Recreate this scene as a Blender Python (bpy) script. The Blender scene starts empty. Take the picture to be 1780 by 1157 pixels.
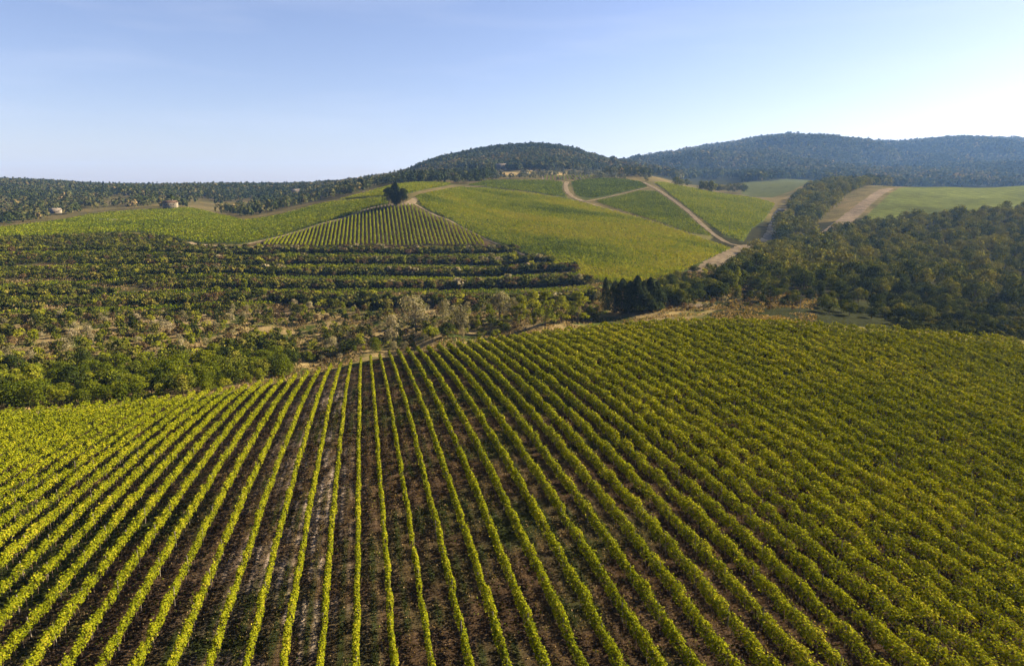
import bpy, math, numpy as np
from mathutils import Vector
C = bpy.context.scene
COL = C.collection
RNG = np.random.default_rng(7)
R = math.radians

# ------------------------------------------------------------ camera
PITCH = R(11.8); FPX = 1187.0
cam = bpy.data.cameras.new('camera'); cam_o = bpy.data.objects.new('camera', cam); COL.objects.link(cam_o)
cam.sensor_width = 36.0; cam.lens = 36.0 * FPX / 1780.0
cam.clip_start = 1.0; cam.clip_end = 20000.0
cam_o.location = (0, 0, 0); cam_o.rotation_euler = (math.pi / 2 - PITCH, 0, 0)
C.camera = cam_o

# ------------------------------------------------------------ world, sun, exposure
SUN_AZ, SUN_EL = R(73), R(29)
w = bpy.data.worlds.new('World'); C.world = w; w.use_nodes = True
nt = w.node_tree; bg = nt.nodes['Background']
sky = nt.nodes.new('ShaderNodeTexSky'); sky.sky_type = 'NISHITA'; sky.sun_disc = False
sky.sun_elevation = SUN_EL; sky.sun_rotation = SUN_AZ
sky.air_density = 1.0; sky.dust_density = 0.7; sky.ozone_density = 2.5; sky.altitude = 100
tc = nt.nodes.new('ShaderNodeMixRGB'); tc.blend_type = 'MULTIPLY'; tc.inputs[0].default_value = 1; tc.inputs[2].default_value = (1.14, .975, 1.08, 1)
nt.links.new(sky.outputs[0], tc.inputs[1]); 
wtc = nt.nodes.new('ShaderNodeTexCoord'); wmp = nt.nodes.new('ShaderNodeMapping'); wmp.inputs['Scale'].default_value = (1.6, 1.6, 11); wmp.inputs['Rotation'].default_value = (0, R(5), 0)
wnz = nt.nodes.new('ShaderNodeTexNoise'); wnz.inputs['Scale'].default_value = 2.2; wnz.inputs['Detail'].default_value = 6
wmr = nt.nodes.new('ShaderNodeMapRange'); wmr.inputs[1].default_value = .50; wmr.inputs[2].default_value = .80; wmr.inputs[3].default_value = 0; wmr.inputs[4].default_value = .15
wcl = nt.nodes.new('ShaderNodeMixRGB'); wcl.inputs[2].default_value = (6.2, 6.4, 7.2, 1)
nt.links.new(wtc.outputs['Generated'], wmp.inputs[0]); nt.links.new(wmp.outputs[0], wnz.inputs['Vector']); nt.links.new(wnz.outputs[0], wmr.inputs[0]); nt.links.new(wmr.outputs[0], wcl.inputs[0])
nt.links.new(tc.outputs[0], wcl.inputs[1]); nt.links.new(wcl.outputs[0], bg.inputs[0]); bg.inputs[1].default_value = 0.0295
sl = bpy.data.lights.new('sun', 'SUN'); sl.energy = 5.0; sl.angle = R(0.6); sl.color = (1.0, 0.84, 0.60)
so = bpy.data.objects.new('sun', sl); COL.objects.link(so)
S = Vector((math.sin(SUN_AZ) * math.cos(SUN_EL), math.cos(SUN_AZ) * math.cos(SUN_EL), math.sin(SUN_EL)))
so.rotation_euler = S.to_track_quat('Z', 'Y').to_euler(); so.location = (200, 100, 300)
C.view_settings.view_transform = 'Standard'; C.view_settings.look = 'None'
C.view_settings.exposure = 2.4; C.view_settings.gamma = 1.0
C.render.engine = 'CYCLES'
C.cycles.max_bounces = 5; C.cycles.diffuse_bounces = 2; C.cycles.transmission_bounces = 3
C.cycles.transparent_max_bounces = 4; C.cycles.volume_bounces = 1

# ------------------------------------------------------------ noise
def _h(ix, iy, seed):
    n = (ix.astype(np.int64) * 374761393 + iy.astype(np.int64) * 668265263 + seed * 1274126177) & 0xffffffff
    n = ((n ^ (n >> 13)) * 1274126177) & 0xffffffff
    return ((n ^ (n >> 16)) & 0xffff) / 65535.0
def vnoise(x, y, seed=0):
    x = np.asarray(x, float); y = np.asarray(y, float)
    ix = np.floor(x); iy = np.floor(y); fx = x - ix; fy = y - iy
    fx = fx * fx * (3 - 2 * fx); fy = fy * fy * (3 - 2 * fy)
    a = _h(ix, iy, seed); b = _h(ix + 1, iy, seed); c = _h(ix, iy + 1, seed); d = _h(ix + 1, iy + 1, seed)
    return (a * (1 - fx) + b * fx) * (1 - fy) + (c * (1 - fx) + d * fx) * fy
def fbm(x, y, seed=0, octs=4):
    s = 0; a = 1; t = 0
    for k in range(octs):
        s = s + a * vnoise(x * 2 ** k + 17.3 * k, y * 2 ** k - 9.1 * k, seed + k); t += a; a *= .5
    return s / t

# ------------------------------------------------------------ terrain
def ray(px, py):
    xc = (np.asarray(px, float) - 890) / FPX; yc = (578.5 - np.asarray(py, float)) / FPX
    return xc / (math.cos(PITCH) + yc * math.sin(PITCH)), (-math.sin(PITCH) + yc * math.cos(PITCH)) / (math.cos(PITCH) + yc * math.sin(PITCH))
def project(X, Y, Z):
    d = Y * math.cos(PITCH) - Z * math.sin(PITCH)
    return 890 + FPX * X / d, 578.5 - FPX * (Y * math.sin(PITCH) + Z * math.cos(PITCH)) / d
FC = [-31.205, 3.433, -1.128, -1.89, 4.358, -1.275, -1.286, 1.128, .484, .089]    # lie of the near field (vine tops)
ROW_OFF, ROW_AZ = -0.215 * 0 + (-1.601 * 0), 0
ROW_TH = -0.2152; ROW_O = -1.601; ROW_S = 2.5
def near_z(X, Y):
    x = X / 60; y = (Y - 80) / 60
    b = [np.ones_like(x), x, y, x * x, x * y, y * y, x ** 3, x * x * y, x * y * y, y ** 3]
    return sum(c * t for c, t in zip(FC, b))
EDGE_PX = np.array([-400, -150, 0, 100, 200, 330, 400, 450, 500, 540, 575, 612, 650, 700, 750, 850, 960, 1050, 1200, 1350, 1500, 1650, 1780, 2100])
EDGE_Y = np.array([118, 122, 131, 135, 139, 143, 149, 155, 159, 166, 174, 182, 185, 187, 181, 173, 167, 164, 156, 148, 140, 137, 136, 136])
def edge_Y(u): return np.interp(890 + u * FPX * .98, EDGE_PX, EDGE_Y)
CP = []
def cp(px, *pts):
    for py, Y in pts:
        u, v = ray(px, py); CP.append((float(u), Y, float(v) * Y))
def cz(px, *pts):
    for z, Y in pts:
        CP.append(((px - 890) / FPX, Y, z))
for px in (-420, -180, 0, 200, 400, 620, 750, 900, 1050, 1200, 1350, 1500, 1650, 1780, 1960, 2200):
    u = (px - 890) / FPX; ye = float(edge_Y(np.array(u)))
    for Y in (9, 16, 26, 38, 52, 70, 90, 110, 130, 150, 168):
        if Y < ye - 4: cz(px, (float(near_z(np.array(u * min(Y, 400)), np.array(float(max(Y, 30))))) - 1.75, Y))
    cz(px, (float(near_z(np.array(u * ye), np.array(ye))) - 1.75, ye))
for px in (-420, -180, 0):
    cz(px, (-47, 150), (-49, 175)); cp(px, (590, 215), (560, 238), (520, 275), (480, 325), (440, 390), (418, 440), (406, 490), (394, 570), (386, 650), (372, 760), (350, 930), (333, 1150), (318, 1500)); cz(px, (20, 2200))
cz(100, (-48, 155), (-49.5, 185)); cp(100, (580, 222), (540, 258), (480, 328), (440, 392), (414, 450), (400, 500), (384, 620), (366, 800), (335, 1200), (322, 1450)); cz(100, (10, 2200))
cz(200, (-48, 160), (-50, 190)); cp(200, (570, 232), (540, 262), (500, 305), (460, 360), (430, 415), (412, 455), (400, 500), (385, 580), (370, 680), (360, 800), (342, 1000), (328, 1350)); cz(200, (0, 1900))
cz(330, (-48, 168), (-50, 195)); cp(330, (568, 235), (540, 262), (500, 305), (460, 360), (430, 420), (415, 455), (400, 495), (380, 600), (364, 690)); cp(330, (358, 850), (340, 1080), (328, 1350)); cz(330, (0, 1900))
cz(400, (-49, 172), (-50, 200)); cp(400, (568, 236), (540, 262), (500, 305), (460, 365), (432, 420), (418, 442), (400, 495), (387, 560), (381, 610), (372, 720), (350, 1000), (327, 1350)); cz(400, (0, 1900))
cz(560, (-50, 185), (-50, 212)); cp(560, (560, 245), (520, 287), (480, 340), (450, 385), (430, 420), (410, 449), (392, 478), (375, 525), (356, 610), (348, 760), (334, 1000), (326, 1200)); cz(560, (0, 1900))
cz(700, (-48, 192), (-48, 215)); cp(700, (555, 243), (535, 262), (500, 310), (465, 362), (432, 418), (400, 453), (375, 482), (357, 507), (342, 560), (322, 700), (316, 850), (312, 1050)); cz(700, (0, 1900))
cp(780, (560, 232), (520, 280), (480, 338), (445, 395), (432, 418), (410, 442), (385, 468), (360, 525), (330, 650), (322, 720), (312, 880), (302, 1100))
cz(860, (-45, 190)); cp(860, (548, 238), (520, 275), (480, 335), (450, 385), (432, 412), (400, 462), (360, 560), (330, 690), (317, 770), (306, 930), (296, 1100), (276, 1350), (264, 1480)); cz(860, (40, 2100))
cp(940, (550, 228), (520, 268), (480, 325), (450, 372), (400, 460), (360, 565), (330, 690), (315, 780), (306, 900), (298, 1050), (280, 1250), (264, 1450), (259, 1520)); cz(940, (40, 2100))
cz(1050, (-40, 185)); cp(1050, (537, 232), (495, 295), (460, 345), (420, 415), (380, 510), (350, 620), (330, 720), (312, 850), (304, 980), (298, 1200), (290, 1400)); cz(1050, (60, 1800))
cp(720, (300, 1280)); cp(760, (284, 1370)); cp(820, (271, 1450)); cp(1000, (270, 1480)); cz(760, (20, 2000))
cp(1030, (281, 1450)); cz(1000, (40, 2000))
cz(1130, (-36, 180)); cp(1130, (530, 235), (496, 285), (460, 345), (420, 415), (380, 510), (350, 620), (327, 730), (314, 850), (306, 1000), (303, 1300))
cz(1200, (-35, 175)); cp(1200, (525, 238), (495, 282), (472, 318), (440, 375), (418, 425), (390, 500), (360, 590), (340, 680), (329, 750)); cz(1200, (-2, 900), (10, 1200))
cz(1300, (-34, 175)); cp(1300, (535, 215), (485, 295), (445, 395), (427, 435), (400, 505), (370, 600), (352, 690), (345, 745)); cz(1300, (-9, 820)); cp(1300, (330, 980), (320, 1120), (312, 1400))
cz(1400, (-35, 172)); cp(1400, (548, 200), (515, 245), (475, 320), (435, 420), (405, 510), (375, 610), (345, 740), (322, 950)); cz(1400, (12, 1200))
cz(1500, (-36, 165)); cp(1500, (552, 205), (510, 262), (465, 345), (425, 430), (397, 510), (350, 660), (322, 880)); cz(1500, (4, 1150))
cz(1650, (-36, 160)); cp(1650, (566, 205), (525, 257), (475, 335), (435, 405), (400, 470), (380, 525), (350, 680), (325, 860)); cz(1650, (-5, 1100))
for px in (1780, 1980, 2200):
    cz(px, (-38, 160)); cp(px, (574, 208), (525, 268), (475, 340), (425, 420), (390, 485), (364, 560), (344, 700), (323, 860)); cz(px, (-5, 1100))
for px, py, Y in ((1080, 291, 2200), (1140, 280, 2450), (1200, 267, 2600), (1260, 254, 2800), (1300, 246, 2900), (1370, 239, 3000), (1450, 246, 3000), (1520, 252, 2900), (1600, 248, 3000), (1680, 243, 3100), (1780, 249, 3200), (2000, 250, 3200), (2250, 250, 3200)):
    cp(px, (py, Y)); cz(px, (120, 4300), (0, 7000))
for px in (1140, 1300, 1500, 1700, 1900, 2150): cp(px, (308, 1600), (287, 2100)) if px > 1200 else cp(px, (303, 1700))
for px in (-420, 0, 300, 600, 900): cz(px, (-10, 4300), (-20, 7000))
CP = np.array(CP); KU, KV = 3.2, 1.0; ZB = -33.0
P = np.stack([CP[:, 0] * KU, np.log(CP[:, 1]) * KV], 1)
def K(a, b):
    d2 = ((a[:, None, :] - b[None, :, :]) ** 2).sum(2)
    return .5 * d2 * np.log(d2 + 1e-12)
n = len(P)
A = np.zeros((n + 3, n + 3)); A[:n, :n] = K(P, P) + 4e-4 * np.eye(n); A[:n, n] = 1; A[:n, n + 1:] = P; A[n:, :n] = A[:n, n:].T
RH = np.zeros(n + 3); RH[:n] = (CP[:, 2] - ZB) / CP[:, 1]
WT = np.linalg.solve(A, RH)
NU, NV = 860, 760
U0, U1, L0, L1 = -1.15, 1.15, math.log(9), math.log(7500)
gu = np.linspace(U0, U1, NU); gl = np.linspace(L0, L1, NV)
GZ = np.zeros((NV, NU))
for i in range(NV):
    q = np.stack([gu * KU, np.full(NU, gl[i] * KV)], 1)
    GZ[i] = ZB + math.exp(gl[i]) * (K(q, P) @ WT[:n] + WT[n] + q @ WT[n + 1:])
GY = np.exp(gl)[:, None] * np.ones((1, NU)); GX = GY * gu[None, :]
# the near field keeps exactly the lie fitted to its vine rows
YE = edge_Y(gu)[None, :]
m = np.clip((YE + 9 - GY) / 9, 0, 1); m = m * m * (3 - 2 * m)
nz = near_z(GX, np.maximum(GY, 24)) - 1.75
GZ = GZ * (1 - m) + nz * m
# roughness: more the farther and wilder the land
far = np.clip((GY - 900) / 1200, 0, 1)
GZ += (fbm(GX / 90, GY / 90, 3) - .5) * 26 * far * np.clip((GX + 200) / 300, 0, 1)
GZ += (fbm(GX / 240, GY / 300, 13, 3) - .5) * 110 * np.clip((GY - 1600) / 500, 0, 1) * np.clip((2950 - GY) / 500, .12, 1) * np.clip(GX / 500, 0, 1)
GZ += (fbm(GX / 14, GY / 14, 5) - .5) * 1.6 * np.clip((GY - YE - 6) / 20, 0, 1) * np.clip(1 - (GY - 300) / 80, 0, 1)
GZ += (fbm(GX / 3, GY / 3, 8) - .5) * .25 * np.clip(1 - GY / 250, 0, 1)
def zf(X, Y):
    X = np.asarray(X, float); Y = np.maximum(np.asarray(Y, float), 9.01)
    a = np.clip((X / Y - U0) / (U1 - U0) * (NU - 1), 0, NU - 1.001); b = np.clip((np.log(Y) - L0) / (L1 - L0) * (NV - 1), 0, NV - 1.001)
    i = a.astype(int); j = b.astype(int); fa = a - i; fb = b - j
    return (GZ[j, i] * (1 - fa) + GZ[j, i + 1] * fa) * (1 - fb) + (GZ[j + 1, i] * (1 - fa) + GZ[j + 1, i + 1] * fa) * fb
YS = np.exp(np.linspace(math.log(20), math.log(6500), 2600))
def at(px, py, ymin=20.0, ymax=6500.0):
    """where the line of sight to a place in the photo first meets the ground"""
    u, v = ray(px, py); u = float(u); v = float(v)
    ys = YS[(YS >= ymin) & (YS <= ymax)]
    dd = v * ys - zf(u * ys, ys)
    k = np.nonzero(dd < 0)[0]
    if len(k) == 0: k = [int(np.argmin(dd))]
    y = ys[k[0]]
    return u * y, y
def plan(pts, ymin=190, ymax=1200): return np.array([at(px, py, ymin, ymax) for px, py in pts])
def inpoly(x, y, poly):
    x = np.asarray(x); r = np.zeros(x.shape, bool); n = len(poly); j = n - 1
    for i in range(n):
        xi, yi = poly[i]; xj, yj = poly[j]
        if yi != yj:
            r ^= ((yi > y) != (yj > y)) & (x < (xj - xi) * (y - yi) / (yj - yi) + xi)
        j = i
    return r

# ------------------------------------------------------------ mesh helpers
def meta(o, label=None, cat=None, group=None, kind=None):
    if label: o['label'] = label
    if cat: o['category'] = cat
    if group: o['group'] = group
    if kind: o['kind'] = kind
    return o
def np_mesh(name, V, F, mat, tint=None, smooth=False):
    me = bpy.data.meshes.new(name); V = np.asarray(V, np.float32); F = np.asarray(F, np.int32); k = F.shape[1]
    me.vertices.add(len(V)); me.vertices.foreach_set('co', V.ravel())
    me.loops.add(F.size); me.loops.foreach_set('vertex_index', F.ravel())
    me.polygons.add(len(F)); me.polygons.foreach_set('loop_start', np.arange(0, F.size, k, dtype=np.int32))
    if smooth: me.polygons.foreach_set('use_smooth', np.ones(len(F), bool))
    if tint is not None:
        tint = np.asarray(tint, np.float32)
        if tint.ndim == 1:
            at_ = me.attributes.new('tint', 'FLOAT', 'POINT'); at_.data.foreach_set('value', tint)
        else:
            at_ = me.attributes.new('cover', 'FLOAT_COLOR', 'POINT')
            at_.data.foreach_set('color', np.concatenate([tint, np.ones((len(tint), 1), np.float32)], 1).ravel())
    me.update(calc_edges=True); me.materials.append(mat)
    return me
def link(name, me, parent=None, loc=None):
    o = bpy.data.objects.new(name, me); COL.objects.link(o)
    if parent: o.parent = parent
    if loc is not None: o.location = loc
    return o
def leaf_quads(P_, size, nrm, rng, tint=None, aspect=.8):
    """one small four-cornered leaf per point"""
    n_ = len(P_); nrm = nrm / np.maximum(np.linalg.norm(nrm, axis=1, keepdims=True), 1e-6)
    r = rng.normal(size=(n_, 3)); a = np.cross(nrm, r); a /= np.maximum(np.linalg.norm(a, axis=1, keepdims=True), 1e-6); b = np.cross(nrm, a)
    s = (np.ones(n_) * size)[:, None] * .5
    V = np.stack([P_ - a * s, P_ - b * s * aspect, P_ + a * s, P_ + b * s * aspect], 1).reshape(-1, 3)
    F = np.arange(n_ * 4, dtype=np.int32).reshape(-1, 4)
    T = None if tint is None else np.repeat(tint, 4)
    return V, F, T
def merge(parts):
    Vs, Fs, Ts = [], [], []; o = 0
    for V, F, T in parts:
        Vs.append(V); Fs.append(F + o); Ts.append(T if T is not None else np.zeros(len(V))); o += len(V)
    return np.concatenate(Vs), np.concatenate(Fs), np.concatenate(Ts)
def tube(pts, rads, k=6):
    """tapered tube along points; returns V, F(quads)"""
    pts = np.asarray(pts, float); V = []; F = []
    for i, (p, r) in enumerate(zip(pts, rads)):
        d = pts[min(i + 1, len(pts) - 1)] - pts[max(i - 1, 0)]; d /= np.linalg.norm(d) + 1e-9
        a = np.cross(d, [0.3, 1, 0.1]); a /= np.linalg.norm(a); b = np.cross(d, a)
        for q in range(k):
            t = 2 * math.pi * q / k; V.append(p + r * (a * math.cos(t) + b * math.sin(t)))
        if i:
            for q in range(k): F.append(((i - 1) * k + q, (i - 1) * k + (q + 1) % k, i * k + (q + 1) % k, i * k + q))
    return np.array(V), np.array(F, np.int32), None
def box(x0, x1, y0, y1, z0, z1):
    V = np.array([(x, y, z) for z in (z0, z1) for x, y in ((x0, y0), (x1, y0), (x1, y1), (x0, y1))], float)
    F = np.array([(0, 3, 2, 1), (4, 5, 6, 7), (0, 1, 5, 4), (1, 2, 6, 5), (2, 3, 7, 6), (3, 0, 4, 7)], np.int32)
    return V, F, None

# ------------------------------------------------------------ materials
def new_mat(name):
    m_ = bpy.data.materials.new(name); m_.use_nodes = True; t = m_.node_tree; t.nodes.clear()
    return m_, t, t.nodes.new('ShaderNodeOutputMaterial')
def node(t, typ, **kw):
    n_ = t.nodes.new(typ)
    for k, v in kw.items(): setattr(n_, k, v)
    return n_
def foliage(name, ramp, trans=.4, objvar=.0, patch=None, rough=.7):
    m_, t, out = new_mat(name)
    a = node(t, 'ShaderNodeAttribute', attribute_name='tint')
    cr = node(t, 'ShaderNodeValToRGB'); el = cr.color_ramp.elements
    while len(el) < len(ramp): el.new(.5)
    for e, (p_, c_) in zip(el, ramp): e.position = p_; e.color = (*c_, 1)
    fac = a.outputs['Fac']
    if objvar:
        oi = node(t, 'ShaderNodeObjectInfo'); ma = node(t, 'ShaderNodeMath', operation='MULTIPLY_ADD')
        ma.inputs[1].default_value = objvar; t.links.new(oi.outputs['Random'], ma.inputs[0])
        sb = node(t, 'ShaderNodeMath', operation='SUBTRACT'); sb.inputs[1].default_value = objvar / 2
        t.links.new(fac, ma.inputs[2]); t.links.new(ma.outputs[0], sb.inputs[0]); fac = sb.outputs[0]
    t.links.new(fac, cr.inputs[0]); col = cr.outputs[0]
    d = node(t, 'ShaderNodeBsdfDiffuse'); tr = node(t, 'ShaderNodeBsdfTranslucent'); mx = node(t, 'ShaderNodeMixShader')
    t.links.new(col, d.inputs[0])
    hs = node(t, 'ShaderNodeMixRGB', blend_type='MULTIPLY'); hs.inputs[0].default_value = 1; hs.inputs[2].default_value = (1.25, 1.15, .5, 1)
    t.links.new(col, hs.inputs[1]); t.links.new(hs.outputs[0], tr.inputs[0])
    mx.inputs[0].default_value = trans; t.links.new(d.outputs[0], mx.inputs[1]); t.links.new(tr.outputs[0], mx.inputs[2])
    t.links.new(mx.outputs[0], out.inputs[0])
    return m_
def simple(name, c0, c1, scale=2., rough=.9, bump=.0):
    m_, t, out = new_mat(name); b = node(t, 'ShaderNodeBsdfDiffuse') if rough > .5 else node(t, 'ShaderNodeBsdfPrincipled'); b.inputs['Roughness'].default_value = rough
    g = node(t, 'ShaderNodeNewGeometry'); nz_ = node(t, 'ShaderNodeTexNoise'); nz_.inputs['Scale'].default_value = scale; nz_.inputs['Detail'].default_value = 6
    t.links.new(g.outputs['Position'], nz_.inputs['Vector'])
    cr = node(t, 'ShaderNodeValToRGB'); cr.color_ramp.elements[0].position = .35; cr.color_ramp.elements[1].position = .65
    cr.color_ramp.elements[0].color = (*c0, 1); cr.color_ramp.elements[1].color = (*c1, 1)
    t.links.new(nz_.outputs[0], cr.inputs[0]); t.links.new(cr.outputs[0], b.inputs[0]); t.links.new(b.outputs[0], out.inputs[0])
    if bump:
        bp = node(t, 'ShaderNodeBump'); bp.inputs['Strength'].default_value = bump; bp.inputs['Distance'].default_value = .2
        t.links.new(nz_.outputs[0], bp.inputs['Height']); t.links.new(bp.outputs[0], b.inputs['Normal'])
    return m_
M_VINE = foliage('vine_leaf', [(0, (.014, .024, .002)), (.45, (.078, .092, .004)), (.8, (.155, .158, .006)), (1, (.25, .20, .02))], .2)
M_VINEF = foliage('vine_leaf_far', [(0, (.020, .032, .003)), (.4, (.064, .092, .003)), (.75, (.155, .180, .003)), (1, (.20, .175, .014))], .25)
M_TREE = foliage('tree_leaf', [(0, (.012, .018, .005)), (.5, (.032, .042, .005)), (.85, (.098, .104, .010)), (1, (.125, .112, .016))], .1, .7)
M_HEDGE = foliage('hedge_leaf', [(0, (.008, .013, .003)), (.5, (.027, .034, .006)), (.85, (.070, .072, .010)), (1, (.11, .095, .02))], .12, .4)
M_DARK = foliage('cypress_leaf', [(0, (.006, .011, .005)), (.6, (.024, .032, .009)), (1, (.065, .068, .02))], .12, .35)
M_GREEN = foliage('bush_leaf', [(0, (.018, .030, .004)), (.5, (.060, .074, .005)), (1, (.125, .135, .010))], .3, .35)
M_LIME = foliage('lime_leaf', [(0, (.035, .048, .005)), (.5, (.115, .130, .010)), (1, (.21, .205, .02))], .45, .4)
M_PALE = foliage('pale_twigs', [(0, (.045, .044, .022)), (.5, (.14, .128, .066)), (1, (.24, .20, .13))], .3, .4)
M_RED = foliage('russet_leaf', [(0, (.020, .016, .007)), (.5, (.048, .034, .016)), (1, (.10, .066, .032))], .3, .4)
M_OLIVE = foliage('olive_leaf', [(0, (.022, .027, .016)), (.5, (.05, .056, .034)), (1, (.10, .105, .07))], .2, .3)
M_FAR = foliage('far_leaf', [(0, (.007, .013, .004)), (.5, (.030, .038, .010)), (.8, (.075, .070, .024)), (1, (.14, .10, .045))], .2)
M_BARK = simple('bark', (.05, .035, .025), (.12, .09, .065), 6)
M_STEM = simple('vine_wood', (.05, .035, .024), (.15, .11, .075), 9)
M_STRAW = foliage('dry_grass_blade', [(0, (.05, .042, .014)), (.5, (.12, .088, .042)), (1, (.24, .17, .09))], .3)
M_CLOD = simple('soil_clod', (.07, .048, .032), (.24, .17, .12), 4)
M_TRACK = simple('track_earth', (.115, .088, .052), (.23, .18, .115), .35, bump=.4)
M_POST = simple('post_wood', (.09, .075, .055), (.20, .17, .13), 5)

# ground: colour of what covers it comes from the 'cover' attribute, broken up at several scales
def ground_mat():
    m_, t, out = new_mat('ground_cover'); L = t.links.new
    b = node(t, 'ShaderNodeBsdfDiffuse')
    a = node(t, 'ShaderNodeAttribute', attribute_name='cover'); g = node(t, 'ShaderNodeNewGeometry')
    n1 = node(t, 'ShaderNodeTexNoise'); n1.inputs['Scale'].default_value = 1.1; n1.inputs['Detail'].default_value = 9; n1.inputs['Roughness'].default_value = .72
    n2 = node(t, 'ShaderNodeTexNoise'); n2.inputs['Scale'].default_value = .11; n2.inputs['Detail'].default_value = 5
    L(g.outputs['Position'], n1.inputs['Vector']); L(g.outputs['Position'], n2.inputs['Vector'])
    r1 = node(t, 'ShaderNodeMapRange'); r1.inputs[1].default_value = .3; r1.inputs[2].default_value = .7; r1.inputs[3].default_value = .42; r1.inputs[4].default_value = 1.6
    r2 = node(t, 'ShaderNodeMapRange'); r2.inputs[1].default_value = .3; r2.inputs[2].default_value = .7; r2.inputs[3].default_value = .75; r2.inputs[4].default_value = 1.25
    L(n1.outputs[0], r1.inputs[0]); L(n2.outputs[0], r2.inputs[0])
    mm = node(t, 'ShaderNodeMath', operation='MULTIPLY'); L(r1.outputs[0], mm.inputs[0]); L(r2.outputs[0], mm.inputs[1])
    vm = node(t, 'ShaderNodeVectorMath', operation='SCALE'); L(a.outputs['Color'], vm.inputs[0]); L(mm.outputs[0], vm.inputs['Scale'])
    L(vm.outputs[0], b.inputs['Color'])
    bp = node(t, 'ShaderNodeBump'); bp.inputs['Strength'].default_value = .9; bp.inputs['Distance'].default_value = .35
    L(n1.outputs[0], bp.inputs['Height']); L(bp.outputs[0], b.inputs['Normal']); L(b.outputs[0], out.inputs[0])
    return m_
M_GROUND = ground_mat()

# ------------------------------------------------------------ fields seen in the photo (outlines in photo coordinates, laid on the land)
F_TRI = plan([(428, 427), (520, 405), (600, 382), (640, 366), (668, 359), (690, 362), (712, 357), (760, 380), (820, 406), (866, 428), (780, 428), (600, 428)])
F_LEFT = plan([(-300, 418), (-300, 400), (0, 398), (90, 387), (160, 374), (230, 368), (300, 364), (345, 365), (400, 378), (425, 385), (470, 379), (560, 355), (620, 349), (672, 345), (676, 354), (640, 362), (590, 380), (500, 406), (420, 425), (345, 424), (300, 414), (245, 404), (150, 407), (60, 413)])
F_UP = plan([(592, 348), (640, 336), (680, 324), (720, 319), (788, 319), (772, 324), (735, 331), (706, 338), (672, 342)])
F_BIG = plan([(722, 343), (760, 334), (800, 327), (850, 329), (930, 339), (1010, 353), (1108, 380), (1230, 421), (1272, 434), (1222, 457), (1185, 474), (1140, 489), (1060, 500), (1038, 490), (940, 452), (882, 428), (800, 393), (735, 362)])
F_TOP = plan([(848, 315), (978, 317), (976, 332), (988, 344), (1000, 348), (930, 335), (858, 327), (815, 323)])
F_DK = plan([(994, 318), (1010, 314), (1060, 310), (1112, 317), (1126, 325), (1070, 338), (1018, 348), (1000, 338)])
F_CEN = plan([(1036, 351), (1132, 329), (1158, 346), (1196, 375), (1240, 414), (1228, 417), (1110, 376)])
F_RT = plan([(1138, 319), (1200, 328), (1320, 348), (1347, 356), (1328, 384), (1306, 399), (1292, 421), (1262, 412), (1204, 369), (1166, 339)])
F_MEAD = plan([(1494, 388), (1530, 352), (1566, 326), (1600, 323), (1700, 322), (1900, 320), (1900, 360), (1780, 362), (1640, 374), (1560, 384)])
F_SM = plan([(945, 307), (1036, 306), (1030, 312), (945, 315)], 700)
F_BACK = plan([(1290, 318), (1400, 312), (1440, 318), (1380, 330), (1340, 344), (1290, 338)], 760, 1500)
F_TAN = plan([(1424, 406), (1458, 380), (1502, 347), (1530, 329), (1556, 327), (1518, 352), (1480, 388), (1444, 402)])
F_TAN2 = plan([(858, 301), (905, 300), (902, 304), (858, 306)], 700, 1400)
F_TAN3 = plan([(908, 296), (935, 295), (992, 303), (975, 305), (915, 301)], 700, 1400)

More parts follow.
